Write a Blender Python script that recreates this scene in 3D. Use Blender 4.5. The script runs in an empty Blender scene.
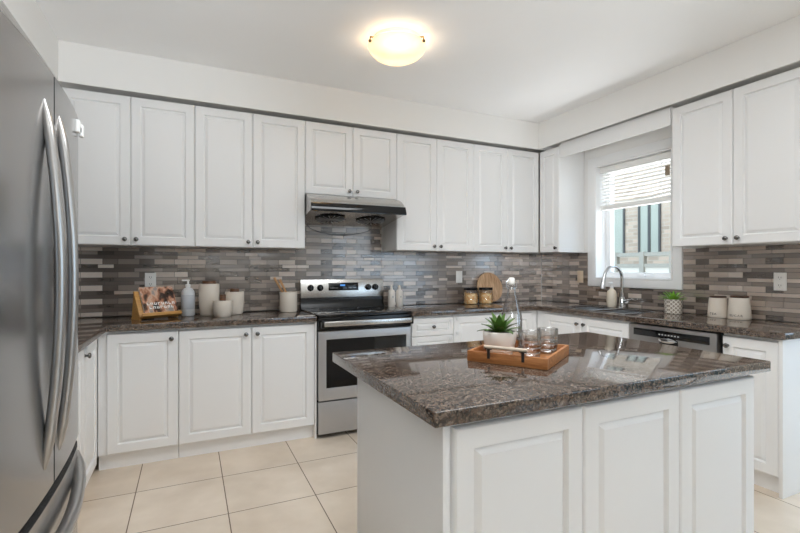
import bpy, bmesh, math, random
from mathutils import Vector, Matrix
PI = math.pi
S = bpy.context.scene
COL = S.collection

# ------------------------------------------------------------------ camera
cam_d = bpy.data.cameras.new('camera')
cam = bpy.data.objects.new('camera', cam_d)
COL.objects.link(cam)
cam.location = (-3.5654, -3.9217, 1.2652)
cam.rotation_euler = (PI / 2, 0, -0.4352)
cam_d.sensor_width = 36
cam_d.lens = 452.94 / 800 * 36
cam_d.shift_y = 1.93 / 800
cam_d.clip_start = 0.02
S.camera = cam

# ------------------------------------------------------------------ world, daylight, added fill lights, exposure
S.view_settings.view_transform = 'Standard'
S.view_settings.look = 'None'
S.view_settings.gamma = 1.0
S.view_settings.use_curve_mapping = False
S.view_settings.exposure = 0.0
S.cycles.max_bounces = 20
S.cycles.diffuse_bounces = 14
S.cycles.caustics_reflective = False
S.cycles.caustics_refractive = False
S.cycles.transparent_max_bounces = 24
W = bpy.data.worlds.new('sky')
S.world = W
W.use_nodes = True
bg = W.node_tree.nodes['Background']
bg.inputs['Color'].default_value = (0.60, 0.80, 1.0, 1)
bg.inputs['Strength'].default_value = 3.4


def area(name, loc, rot, sx, sy, power, color=(1, 1, 1)):
    l = bpy.data.lights.new(name, 'AREA')
    l.shape = 'RECTANGLE'
    l.size, l.size_y = sx, sy
    l.energy = power
    l.color = color
    o = bpy.data.objects.new(name, l)
    COL.objects.link(o)
    o.location = loc
    o.rotation_euler = rot
    return o


def spot(name, loc, aim, deg, power, blend=1.0, size=0.25, color=(0.91, 0.96, 1.0)):
    l = bpy.data.lights.new(name, 'SPOT')
    l.energy = power
    l.spot_size = math.radians(deg)
    l.spot_blend = blend
    l.shadow_soft_size = size
    l.color = color
    o = bpy.data.objects.new(name, l)
    COL.objects.link(o)
    o.location = loc
    o.rotation_euler = (Vector(aim) - Vector(loc)).to_track_quat('-Z', 'Y').to_euler()
    return o


# added fill lights outside the glazing, standing in for daylight bounced up
area('ground_fill', (0.95, -1.14, 0.25), (PI - 0.75, 0, PI / 2), 1.6, 1.2, 110, (0.95, 0.98, 1.0))
area('terrace_fill', (1.2, -4.0, -0.3), (PI - 0.6, 0, PI / 2), 2.4, 1.6, 15, (0.95, 0.98, 1.0))
area('island_fill', (-2.5, -2.55, 2.70), (0, 0, 0), 1.8, 0.8, 32, (0.92, 0.965, 1.0))  # added fill just under the ceiling over the island, without a fixture
# unseen fill lights added: onto the ceiling, the far corner and the aisle
area('ceiling_fill', (-2.8, -4.6, 1.8), (PI - 0.25, 0, 0), 1.0, 0.8, 25, (0.90, 0.955, 1.0))
spot('ceiling_fill', (-3.4, -4.2, 1.5), (-3.9, -2.1, 2.71), 60, 190)
spot('ceiling_fill', (-2.4, -4.3, 0.5), (-1.65, -1.85, 2.71), 46, 110)
spot('corner_fill', (-3.3, -4.1, 1.6), (-0.6, -0.7, 1.5), 40, 180)
spot('aisle_fill', (-3.35, -2.1, 2.69), (-3.35, -1.6, 0), 80, 12)  # added fill shining down the aisle, without a fixture
lamp = bpy.data.lights.new('ceiling_bulb', 'POINT')
lamp.energy = 2.2
lamp.color = (1.0, 0.97, 0.93)
lamp.shadow_soft_size = 0.05
lo = bpy.data.objects.new('ceiling_bulb', lamp)
COL.objects.link(lo)
lo.location = (-2.371, -1.308, 2.717 - 0.072)


# ------------------------------------------------------------------ materials
def srgb(r, g, b):
    f = lambda c: (c / 255 / 12.92) if c / 255 <= 0.04045 else ((c / 255 + 0.055) / 1.055) ** 2.4
    return (f(r), f(g), f(b), 1)


def nn(nt, t, **kw):
    n = nt.nodes.new(t)
    for k, v in kw.items():
        setattr(n, k, v)
    return n


def mat(name, col, rough=0.5, metal=0.0, var=0.03, vscale=6.0, bump=0.0, bscale=60, coat=0.0, spec=0.5,
        trans=0.0, ior=1.45, emit=None, estr=0.0, stretch=None):
    m = bpy.data.materials.new(name)
    m.use_nodes = True
    nt = m.node_tree
    p = nt.nodes['Principled BSDF']
    if len(col) == 3:
        col = (*col, 1)
    tc = nn(nt, 'ShaderNodeTexCoord')
    src = tc.outputs['Object']
    if stretch:
        mp = nn(nt, 'ShaderNodeMapping')
        mp.inputs['Scale'].default_value = stretch
        nt.links.new(src, mp.inputs[0])
        src = mp.outputs[0]
    nz = nn(nt, 'ShaderNodeTexNoise')
    nz.inputs['Scale'].default_value = vscale
    nz.inputs['Detail'].default_value = 3
    nt.links.new(src, nz.inputs['Vector'])
    mx = nn(nt, 'ShaderNodeMix', data_type='RGBA')
    mx.inputs[6].default_value = tuple(c * (1 - var) for c in col[:3]) + (1,)
    mx.inputs[7].default_value = tuple(min(1, c * (1 + var)) for c in col[:3]) + (1,)
    nt.links.new(nz.outputs['Fac'], mx.inputs[0])
    nt.links.new(mx.outputs[2], p.inputs['Base Color'])
    p.inputs['Roughness'].default_value = rough
    p.inputs['Metallic'].default_value = metal
    p.inputs['Coat Weight'].default_value = coat
    p.inputs['Specular IOR Level'].default_value = spec
    p.inputs['Transmission Weight'].default_value = trans
    p.inputs['IOR'].default_value = ior
    if emit:
        p.inputs['Emission Color'].default_value = (*emit[:3], 1)
        p.inputs['Emission Strength'].default_value = estr
    if bump:
        nb = nn(nt, 'ShaderNodeTexNoise')
        nb.inputs['Scale'].default_value = bscale
        nt.links.new(src, nb.inputs['Vector'])
        b = nn(nt, 'ShaderNodeBump')
        b.inputs['Strength'].default_value = bump
        b.inputs['Distance'].default_value = 0.002
        nt.links.new(nb.outputs['Fac'], b.inputs['Height'])
        nt.links.new(b.outputs[0], p.inputs['Normal'])
    return m


def ramp(nt, fac, stops):
    r = nn(nt, 'ShaderNodeValToRGB')
    e = r.color_ramp.elements
    while len(e) < len(stops):
        e.new(0.5)
    for i, (pos, c) in enumerate(stops):
        e[i].position = pos
        e[i].color = c if len(c) == 4 else (*c, 1)
    nt.links.new(fac, r.inputs[0])
    return r.outputs[0]


def granite():
    m = bpy.data.materials.new('granite')
    m.use_nodes = True
    nt = m.node_tree
    p = nt.nodes['Principled BSDF']
    g = nn(nt, 'ShaderNodeNewGeometry')
    v1 = nn(nt, 'ShaderNodeTexVoronoi')
    v1.inputs['Scale'].default_value = 185
    nt.links.new(g.outputs['Position'], v1.inputs['Vector'])
    sep = nn(nt, 'ShaderNodeSeparateColor')
    nt.links.new(v1.outputs['Color'], sep.inputs[0])
    c1 = ramp(nt, sep.outputs[0], [(0.0, srgb(14, 13, 13)), (0.36, srgb(32, 27, 25)), (0.52, srgb(90, 70, 59)),
                                   (0.72, srgb(118, 97, 82)), (0.88, srgb(150, 135, 121)), (1.0, srgb(40, 38, 40))])
    r1 = nt.nodes[-1]
    n = nn(nt, 'ShaderNodeTexNoise')
    n.inputs['Scale'].default_value = 34
    n.inputs['Detail'].default_value = 6
    n.inputs['Roughness'].default_value = 0.7
    nt.links.new(g.outputs['Position'], n.inputs['Vector'])
    c2 = ramp(nt, n.outputs['Fac'], [(0.38, srgb(18, 16, 16)), (0.5, srgb(66, 54, 47)), (0.66, srgb(124, 108, 96))])
    mx = nn(nt, 'ShaderNodeMix', data_type='RGBA')
    mx.inputs[0].default_value = 0.42
    nt.links.new(c1, mx.inputs[6])
    nt.links.new(c2, mx.inputs[7])
    nt.links.new(mx.outputs[2], p.inputs['Base Color'])
    p.inputs['Roughness'].default_value = 0.06
    p.inputs['Specular IOR Level'].default_value = 1.0
    return m


def floor_mat():
    m = bpy.data.materials.new('floor_tile')
    m.use_nodes = True
    nt = m.node_tree
    p = nt.nodes['Principled BSDF']
    g = nn(nt, 'ShaderNodeNewGeometry')
    mp = nn(nt, 'ShaderNodeMapping')
    mp.inputs['Location'].default_value = (3.383 + 4.57, 0.972 + 9.14, 0)
    nt.links.new(g.outputs['Position'], mp.inputs[0])
    b = nn(nt, 'ShaderNodeTexBrick', offset=0.0, squash=1.0)
    b.inputs['Scale'].default_value = 1
    b.inputs['Brick Width'].default_value = 0.457
    b.inputs['Row Height'].default_value = 0.457
    b.inputs['Mortar Size'].default_value = 0.0028
    b.inputs['Mortar Smooth'].default_value = 0.1
    b.inputs['Color1'].default_value = srgb(233, 222, 209)
    b.inputs['Color2'].default_value = srgb(228, 216, 202)
    b.inputs['Mortar'].default_value = srgb(112, 98, 84)
    nt.links.new(mp.outputs[0], b.inputs['Vector'])
    n = nn(nt, 'ShaderNodeTexNoise')
    n.inputs['Scale'].default_value = 3.5
    n.inputs['Detail'].default_value = 6
    nt.links.new(g.outputs['Position'], n.inputs['Vector'])
    c2 = ramp(nt, n.outputs['Fac'], [(0.3, srgb(236, 230, 222)), (0.7, srgb(255, 252, 247))])
    mx = nn(nt, 'ShaderNodeMix', data_type='RGBA', blend_type='MULTIPLY')
    mx.inputs[0].default_value = 1
    nt.links.new(b.outputs['Color'], mx.inputs[6])
    nt.links.new(c2, mx.inputs[7])
    nt.links.new(mx.outputs[2], p.inputs['Base Color'])
    rr = nn(nt, 'ShaderNodeMapRange')
    rr.inputs[3].default_value = 0.16
    rr.inputs[4].default_value = 0.8
    nt.links.new(b.outputs['Fac'], rr.inputs[0])
    nt.links.new(rr.outputs[0], p.inputs['Roughness'])
    return m


def wood(name, c1, c2, scale=8, axis=(1, 12, 12), rough=0.45):
    m = bpy.data.materials.new(name)
    m.use_nodes = True
    nt = m.node_tree
    p = nt.nodes['Principled BSDF']
    tc = nn(nt, 'ShaderNodeTexCoord')
    mp = nn(nt, 'ShaderNodeMapping')
    mp.inputs['Scale'].default_value = axis
    nt.links.new(tc.outputs['Object'], mp.inputs[0])
    n = nn(nt, 'ShaderNodeTexNoise')
    n.inputs['Scale'].default_value = scale
    n.inputs['Detail'].default_value = 5
    n.inputs['Distortion'].default_value = 0.6
    nt.links.new(mp.outputs[0], n.inputs['Vector'])
    c = ramp(nt, n.outputs['Fac'], [(0.32, c1), (0.68, c2)])
    nt.links.new(c, p.inputs['Base Color'])
    p.inputs['Roughness'].default_value = rough
    return m


def thin_glass(name, tint=(1, 1, 1), refl=0.06, edge=0.85):
    m = bpy.data.materials.new(name)
    m.use_nodes = True
    nt = m.node_tree
    nt.nodes.remove(nt.nodes['Principled BSDF'])
    out = nt.nodes['Material Output']
    t = nn(nt, 'ShaderNodeBsdfTransparent')
    t.inputs[0].default_value = (*tint, 1)
    gl = nn(nt, 'ShaderNodeBsdfGlossy')
    gl.inputs['Roughness'].default_value = 0.02
    lw = nn(nt, 'ShaderNodeLayerWeight')
    lw.inputs['Blend'].default_value = 0.35
    mr = nn(nt, 'ShaderNodeMapRange')
    mr.inputs[3].default_value = refl
    mr.inputs[4].default_value = edge
    nt.links.new(lw.outputs['Fresnel'], mr.inputs[0])
    mx = nn(nt, 'ShaderNodeMixShader')
    nt.links.new(mr.outputs[0], mx.inputs[0])
    nt.links.new(t.outputs[0], mx.inputs[1])
    nt.links.new(gl.outputs[0], mx.inputs[2])
    nt.links.new(mx.outputs[0], out.inputs[0])
    return m


def house_brick():
    m = bpy.data.materials.new('buff_brick')
    m.use_nodes = True
    nt = m.node_tree
    p = nt.nodes['Principled BSDF']
    g = nn(nt, 'ShaderNodeNewGeometry')
    s = nn(nt, 'ShaderNodeSeparateXYZ')
    c = nn(nt, 'ShaderNodeCombineXYZ')
    nt.links.new(g.outputs['Position'], s.inputs[0])
    nt.links.new(s.outputs[1], c.inputs[0])
    nt.links.new(s.outputs[2], c.inputs[1])
    b = nn(nt, 'ShaderNodeTexBrick')
    b.inputs['Scale'].default_value = 1
    b.inputs['Brick Width'].default_value = 0.26
    b.inputs['Row Height'].default_value = 0.085
    b.inputs['Mortar Size'].default_value = 0.008
    b.inputs['Color1'].default_value = srgb(208, 180, 156)
    b.inputs['Color2'].default_value = srgb(172, 148, 127)
    b.inputs['Mortar'].default_value = srgb(192, 176, 155)
    nt.links.new(c.outputs[0], b.inputs['Vector'])
    nt.links.new(b.outputs[0], p.inputs['Base Color'])
    p.inputs['Roughness'].default_value = 0.9
    return m


M = {}
M['wall'] = mat('wall_paint', srgb(236, 235, 233), 0.7, var=0.01, bump=0.05, bscale=200)
M['ceiling'] = mat('ceiling_paint', srgb(249, 249, 249), 0.8, var=0.01)
M['white'] = mat('white_lacquer', srgb(236, 236, 236), 0.38, var=0.008)
M['trim'] = mat('white_trim', srgb(240, 240, 240), 0.4, var=0.01)
M['granite'] = granite()
M['floor'] = floor_mat()
M['steel'] = mat('brushed_steel', srgb(188, 188, 189), 0.36, 0.75, var=0.06, vscale=30, stretch=(1, 1, 40))
M['steel_h'] = mat('bright_steel', srgb(205, 203, 200), 0.26, 1.0, var=0.04, vscale=30, stretch=(1, 40, 40))
M['fridge'] = mat('dark_stainless', srgb(158, 156, 155), 0.2, 0.85, var=0.05, vscale=20, stretch=(1, 1, 50))
M['fridge_bar'] = mat('satin_steel', srgb(186, 184, 182), 0.28, 1.0, var=0.03)
M['steel_dw'] = mat('dishwasher_steel', srgb(164, 161, 159), 0.3, 0.85, var=0.05, vscale=30, stretch=(1, 1, 40))
M['nickel'] = mat('knob_nickel', srgb(120, 118, 116), 0.25, 1.0)
M['chrome'] = mat('chrome', srgb(215, 217, 220), 0.08, 1.0, var=0.01)
M['black'] = mat('black_enamel', srgb(18, 18, 19), 0.22)
M['blackglass'] = mat('black_glass', srgb(9, 9, 11), 0.06, spec=0.6, var=0.01)
M['grey'] = mat('dark_grey_plastic', srgb(52, 52, 54), 0.4)
M['display'] = mat('display', srgb(22, 30, 42), 0.1, emit=srgb(60, 120, 190), estr=0.25)
M['digits'] = mat('display_digits', srgb(90, 150, 220), 0.4, emit=srgb(90, 170, 255), estr=0.5)
M['print'] = mat('pale_print', srgb(190, 190, 190), 0.5)
M['cream'] = mat('cream_ceramic', srgb(226, 216, 203), 0.45, var=0.02)
M['ceramic'] = mat('white_ceramic', srgb(236, 231, 224), 0.4, var=0.02)
M['walnut'] = wood('walnut', srgb(76, 48, 30), srgb(112, 74, 47), 10)
M['darkwood'] = wood('dark_wood', srgb(50, 32, 24), srgb(74, 48, 36), 10)
M['tray'] = wood('acacia', srgb(150, 92, 48), srgb(196, 134, 80), 7, (2, 14, 14))
M['bamboo'] = wood('bamboo', srgb(186, 132, 66), srgb(214, 164, 92), 9, (2, 16, 16))
M['spoon'] = wood('beech', srgb(176, 126, 78), srgb(204, 158, 108), 9, (14, 14, 2))
M['board'] = wood('board_wood', srgb(170, 122, 82), srgb(220, 184, 144), 6, (14, 2, 2))
M['iron'] = mat('dark_iron', srgb(60, 54, 50), 0.5, 0.6)
M['barwhite'] = mat('pale_leather', srgb(205, 190, 172), 0.6)
M['leaf'] = mat('agave_leaf', srgb(82, 114, 50), 0.4, var=0.4, vscale=9)
M['leaf2'] = mat('bright_leaf', srgb(136, 190, 62), 0.45, var=0.35, vscale=12)
M['soil'] = mat('soil', srgb(48, 38, 32), 0.95, var=0.4, vscale=80, bump=0.8)
M['pasta'] = wood('pasta', srgb(222, 150, 62), srgb(250, 232, 186), 45, (1, 1, 1), 0.6)
M['clear'] = thin_glass('clear_glass', refl=0.10)
M['jarglass'] = thin_glass('jar_glass', refl=0.03, edge=0.5)
M['pane'] = thin_glass('window_glass', refl=0.0, edge=0.12)
M['plastic'] = mat('frosted_plastic', srgb(236, 238, 240), 0.3, trans=0.2, ior=1.2)
M['bluelabel'] = mat('blue_label', srgb(196, 200, 206), 0.5, var=0.08, vscale=60)
M['soap'] = mat('cream_plastic', srgb(232, 222, 204), 0.35)
M['pumpwhite'] = mat('pump_white', srgb(244, 244, 242), 0.35)
M['outlet'] = mat('outlet_plastic', srgb(236, 234, 230), 0.4)
M['almond'] = mat('almond_plastic', srgb(226, 204, 178), 0.4)
M['slot'] = mat('slot_dark', srgb(90, 88, 86), 0.6)
M['blind'] = mat('blind_slat', srgb(242, 241, 238), 0.5, var=0.01)
M['tag'] = mat('tag_brown', srgb(160, 142, 122), 0.7)
M['vinyl'] = mat('window_vinyl', srgb(240, 241, 242), 0.35, var=0.01)
M['brick'] = house_brick()
M['hglass'] = mat('house_glass', srgb(168, 166, 148), 0.25, var=0.15, vscale=1.5)
M['hframe'] = mat('house_frame', srgb(74, 70, 64), 0.5)
M['rail'] = mat('rail_grey', srgb(146, 138, 124), 0.5)
M['railpanel'] = mat('rail_panel', srgb(200, 190, 174), 0.25)
M['ground'] = mat('ground', srgb(84, 88, 78), 0.9, var=0.2)
M['lamp'] = mat('alabaster', srgb(250, 232, 196), 0.4, var=0.06, vscale=18, emit=srgb(255, 232, 196), estr=0.72)
_nt = M['lamp'].node_tree
_t = nn(_nt, 'ShaderNodeBsdfTransparent')
_t.inputs[0].default_value = (1.0, 0.93, 0.82, 1)
_m = nn(_nt, 'ShaderNodeMixShader')
_m.inputs[0].default_value = 0.45
_nt.links.new(_nt.nodes['Principled BSDF'].outputs[0], _m.inputs[1])
_nt.links.new(_t.outputs[0], _m.inputs[2])
_nt.links.new(_m.outputs[0], _nt.nodes['Material Output'].inputs[0])
M['bronze'] = mat('clip_bronze', srgb(110, 92, 66), 0.35, 0.9)
M['grout'] = mat('grout', srgb(66, 61, 57), 0.9)
M['steelbasin'] = mat('basin_steel', srgb(196, 198, 200), 0.22, 1.0)
M['text'] = mat('lettering_brown', srgb(44, 36, 31), 0.6)
TILES = []
for i, (c, r) in enumerate([((114, 103, 95), 0.22), ((138, 125, 115), 0.26), ((164, 149, 138), 0.24), ((200, 184, 171), 0.30),
                            ((218, 204, 192), 0.34), ((98, 88, 81), 0.2), ((176, 163, 154), 0.22)]):
    TILES.append(mat('mosaic_%d' % i, srgb(*c), r, 0.22, var=0.10, vscale=25, stretch=(1, 1, 6), spec=1.0, ior=1.95))


# ------------------------------------------------------------------ mesh builder
class B:
    def __init__(s):
        s.bm = bmesh.new()

    def _apply(s, verts, Mx):
        if Mx is not None:
            bmesh.ops.transform(s.bm, matrix=Mx, verts=verts)

    def box(s, x0, x1, y0, y1, z0, z1, bev=0.0, mi=0, Mx=None, seg=2):
        t = bmesh.new()
        bmesh.ops.create_cube(t, size=1)
        for v in t.verts:
            v.co = Vector(((x0 + x1) / 2 + v.co.x * (x1 - x0), (y0 + y1) / 2 + v.co.y * (y1 - y0), (z0 + z1) / 2 + v.co.z * (z1 - z0)))
        if bev:
            bmesh.ops.bevel(t, geom=t.edges[:], offset=bev, segments=seg, affect='EDGES', profile=0.5)
        return s._merge(t, mi, Mx)

    def _merge(s, t, mi=0, Mx=None):
        if Mx is not None:
            bmesh.ops.transform(t, matrix=Mx, verts=t.verts[:])
        vm = {v: s.bm.verts.new(v.co) for v in t.verts}
        for f in t.faces:
            try:
                nf = s.bm.faces.new([vm[v] for v in f.verts])
                nf.material_index = mi
            except ValueError:
                pass
        t.free()
        return s

    def lathe(s, prof, seg=32, c=(0, 0, 0), mi=0, Mx=None, sx=1.0, sy=1.0, wob=None):
        """prof: (radius, z) pairs; a zero radius closes to a point."""
        t = bmesh.new()
        rings = []
        for (r, z) in prof:
            if r < 1e-6:
                rings.append([t.verts.new((c[0], c[1], c[2] + z))])
            else:
                rr = []
                for i in range(seg):
                    a = 2 * PI * i / seg
                    k = wob(a, z) if wob else 1.0
                    rr.append(t.verts.new((c[0] + r * k * sx * math.cos(a), c[1] + r * k * sy * math.sin(a), c[2] + z)))
                rings.append(rr)
        for a, b in zip(rings, rings[1:]):
            if len(a) == 1 and len(b) == 1:
                continue
            for i in range(seg):
                j = (i + 1) % seg
                if len(a) == 1:
                    t.faces.new((a[0], b[j], b[i]))
                elif len(b) == 1:
                    t.faces.new((a[i], a[j], b[0]))
                else:
                    t.faces.new((a[i], a[j], b[j], b[i]))
        bmesh.ops.recalc_face_normals(t, faces=t.faces[:])
        return s._merge(t, mi, Mx)

    def tube(s, pts, r, seg=12, mi=0, Mx=None, flat=1.0, up=None):
        t = bmesh.new()
        pts = [Vector(p) for p in pts]
        n = len(pts)
        rs = r if isinstance(r, (list, tuple)) else [r] * n
        tan = [(pts[min(i + 1, n - 1)] - pts[max(i - 1, 0)]).normalized() for i in range(n)]
        u = Vector(up) if up else (Vector((0, 0, 1)) if abs(tan[0].z) < 0.9 else Vector((1, 0, 0)))
        rings = []
        for i in range(n):
            u = (u - tan[i] * u.dot(tan[i])).normalized()
            w = tan[i].cross(u)
            rings.append([t.verts.new(pts[i] + (u * math.cos(2 * PI * k / seg) + w * flat * math.sin(2 * PI * k / seg)) * rs[i]) for k in range(seg)])
        for a, b in zip(rings, rings[1:]):
            for k in range(seg):
                t.faces.new((a[k], a[(k + 1) % seg], b[(k + 1) % seg], b[k]))
        t.faces.new(rings[0][::-1])
        t.faces.new(rings[-1])
        bmesh.ops.recalc_face_normals(t, faces=t.faces[:])
        return s._merge(t, mi, Mx)

    def prism(s, poly, a0, a1, axis='x', mi=0, bev=0.0, Mx=None):
        """poly: 2-D points in the plane across the axis."""
        t = bmesh.new()

        def P(u, v, a):
            return {'x': (a, u, v), 'y': (u, a, v), 'z': (u, v, a)}[axis]
        lo = [t.verts.new(P(u, v, a0)) for u, v in poly]
        hi = [t.verts.new(P(u, v, a1)) for u, v in poly]
        t.faces.new(lo)
        t.faces.new(hi[::-1])
        k = len(poly)
        for i in range(k):
            t.faces.new((lo[i], hi[i], hi[(i + 1) % k], lo[(i + 1) % k]))
        bmesh.ops.recalc_face_normals(t, faces=t.faces[:])
        if bev:
            bmesh.ops.bevel(t, geom=t.edges[:], offset=bev, segments=2, affect='EDGES', profile=0.5)
        return s._merge(t, mi, Mx)

    def slab(s, us, vs, keep, a0, a1, axis='z', bev=0.0, mi=0):
        """watertight plate made of the grid cells for which keep(i, j) is true (holes allowed)."""
        t = bmesh.new()

        def P(u, v, a):
            return {'x': (a, u, v), 'y': (u, a, v), 'z': (u, v, a)}[axis]
        vd = {}

        def V(i, j, k):
            if (i, j, k) not in vd:
                vd[(i, j, k)] = t.verts.new(P(us[i], vs[j], (a0, a1)[k]))
            return vd[(i, j, k)]
        K = lambda i, j: 0 <= i < len(us) - 1 and 0 <= j < len(vs) - 1 and keep(i, j)
        for i in range(len(us) - 1):
            for j in range(len(vs) - 1):
                if not K(i, j):
                    continue
                for k in (0, 1):
                    t.faces.new((V(i, j, k), V(i + 1, j, k), V(i + 1, j + 1, k), V(i, j + 1, k)))
                for (di, dj, e) in ((-1, 0, ((i, j), (i, j + 1))), (1, 0, ((i + 1, j), (i + 1, j + 1))),
                                    (0, -1, ((i, j), (i + 1, j))), (0, 1, ((i, j + 1), (i + 1, j + 1)))):
                    if not K(i + di, j + dj):
                        (p, q) = e
                        t.faces.new((V(*p, 0), V(*q, 0), V(*q, 1), V(*p, 1)))
        bmesh.ops.recalc_face_normals(t, faces=t.faces[:])
        if bev:
            ed = [e for e in t.edges if len(e.link_faces) == 2 and e.calc_face_angle() > 0.5]
            bmesh.ops.bevel(t, geom=ed, offset=bev, segments=3, affect='EDGES', profile=0.5)
        return s._merge(t, mi)

    def rings(s, w, h, prof, back, mi=0, x0=0, z0=0, Mx=None):
        """raised panel: prof = (inset, y) rectangles from the outer edge to the centre; front faces -y."""
        t = bmesh.new()
        R = []
        for (i, y) in [(0.0, back)] + prof:
            R.append([t.verts.new((x0 + a, y, z0 + b)) for a, b in ((i, i), (w - i, i), (w - i, h - i), (i, h - i))])
        t.faces.new(R[0][::-1])
        for a, b in zip(R, R[1:]):
            for k in range(4):
                t.faces.new((a[k], a[(k + 1) % 4], b[(k + 1) % 4], b[k]))
        t.faces.new(R[-1])
        bmesh.ops.recalc_face_normals(t, faces=t.faces[:])
        return s._merge(t, mi, Mx)

    def build(s, name, mats, parent=None, smooth=0.6, loc=None):
        me = bpy.data.meshes.new(name)
        s.bm.normal_update()
        for f in s.bm.faces:
            f.smooth = smooth > 0
        for e in s.bm.edges:
            if len(e.link_faces) == 2:
                e.smooth = e.calc_face_angle(0) < smooth
            else:
                e.smooth = False
        s.bm.to_mesh(me)
        s.bm.free()
        for m in (mats if isinstance(mats, (list, tuple)) else [mats]):
            me.materials.append(m)
        o = bpy.data.objects.new(name, me)
        COL.objects.link(o)
        if parent is not None:
            o.parent = parent
        if loc:
            o.location = loc
        return o


def tag(o, label, cat, group=None):
    o['label'] = label
    o['category'] = cat
    if group:
        o['group'] = group
    return o


def thing(name, label, cat, loc=(0, 0, 0), rz=0.0, group=None):
    o = bpy.data.objects.new(name, None)
    COL.objects.link(o)
    o.empty_display_size = 0.05
    o.location = loc
    o.rotation_euler = (0, 0, rz)
    return tag(o, label, cat, group)


def struct(o):
    o['kind'] = 'structure'
    return o


# ------------------------------------------------------------------ room shell
XL, YF, ZC = -4.68, -8.6, 2.717
WT = 0.20
struct(B().box(XL - 0.3, 0.2, YF - 0.2, 0.2, -0.12, 0.0).build('floor', M['floor']))
struct(B().box(XL - 0.6, 0.6, YF - 0.6, 0.6, ZC, ZC + 0.12).build('ceiling', M['ceiling']))
struct(B().box(XL - 0.2, WT, 0.0, 0.2, 0, ZC).build('wall_back', M['wall']))
struct(B().box(XL - 0.2, XL, YF, 0.0, 0, ZC).build('wall_left', M['wall']))
# right wall: kitchen window and the glazed garden door nearer the camera
WY0, WY1, WZ0, WZ1 = -1.525, -0.748, 1.165, 2.250
ys = [YF, -8.2, -5.5, -5.2, -2.72, WY0, WY1, 0.0]
zs = [0, 0.5, WZ0, WZ1, ZC]
struct(B().slab(ys, zs, lambda i, j: not ((i == 5 and j == 2) or (i == 3 and j < 3) or (i == 1 and j in (1, 2))), 0.0, WT, 'x').build('wall_right', M['wall']))
struct(B().box(XL - 0.2, WT, YF - 0.2, YF, 0, ZC).build('wall_front', M['wall']))
# bulkhead over the cabinets
SO, ZS = 0.400, 2.457
SP = 0.018          # hollow bulkhead: a front board with a shadow gap over the cabinet tops
struct(B().box(XL + 0.001, -0.001, -SO, -SO + SP, ZS, ZC - 0.001).box(XL + 0.001, -0.001, -SO + SP, -0.001, ZS + 0.032, ZS + 0.047).build('trim_1', M['wall']))
struct(B().box(XL + 0.36 - SP, XL + 0.36, -3.6, -SO - 0.001, ZS, ZC - 0.001).build('trim_2', M['wall']))
struct(B().box(-SO, -SO + SP, -3.05, -SO - 0.001, ZS, ZC - 0.001).box(-SO + SP, -0.001, -3.05, -SO - 0.001, ZS + 0.032, ZS + 0.047).build('trim_3', M['wall']))
struct(B().box(-0.312, -0.001, -1.718, -0.614, ZS + 0.001, ZS + 0.015).build('trim_4', M['wall']))

# glazed garden door and living-room window further along the right wall
def glazing(name, y0, y1, z0, z1):
    ym = (y0 + y1) / 2
    o = struct(B().slab([y0, y0 + 0.07, ym - 0.04, ym + 0.04, y1 - 0.07, y1], [z0, z0 + 0.08, z1 - 0.07, z1], lambda i, j: not (i in (1, 3) and j == 1),
                        0.09, 0.15, 'x').build(name, M['vinyl']))
    for (a_, c_) in ((y0 + 0.07, ym - 0.04), (ym + 0.04, y1 - 0.07)):
        B().box(0.115, 0.122, a_, c_, z0 + 0.08, z1 - 0.07).build('pane', M['pane'], o)


glazing('door_1', -5.2, -2.72, 0.0, WZ1)
glazing('window_2', -8.2, -5.5, 0.5, WZ1)

# kitchen window: casing, jamb liner, vinyl frame, pane, crank
win = struct(B().slab([WY0 - 0.078, WY0, WY1, WY1 + 0.082], [WZ0 - 0.072, WZ0, WZ1, WZ1 + 0.08], lambda i, j: not (i == 1 and j == 1),
                      -0.022, -0.001, 'x', bev=0.006).build('window_1', M['trim']))
e = 0.002
B().slab([WY0 + e, WY0 + 0.014, WY1 - 0.014, WY1 - e], [WZ0 + e, WZ0 + 0.014, WZ1 - 0.014, WZ1 - e],
         lambda i, j: not (i == 1 and j == 1), -0.02, WT - 0.001, 'x').build('jamb', M['trim'], win)
B().slab([WY0 + 0.016, WY0 + 0.066, WY1 - 0.066, WY1 - 0.016], [WZ0 + 0.016, WZ0 + 0.062, WZ1 - 0.062, WZ1 - 0.016],
         lambda i, j: not (i == 1 and j == 1), 0.115, 0.175, 'x', bev=0.005).build('window_frame', M['vinyl'], win)
B().box(0.142, 0.148, WY0 + 0.068, WY1 - 0.068, WZ0 + 0.064, WZ1 - 0.064).build('pane', M['pane'], win)
B().box(0.085, 0.115, -1.20, -1.12, WZ0 + 0.03, WZ0 + 0.055, bev=0.006).tube(
    [(0.09, -1.18, WZ0 + 0.055), (0.075, -1.21, WZ0 + 0.06), (0.07, -1.30, WZ0 + 0.05)], 0.007).build('window_crank', M['vinyl'], win)

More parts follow.
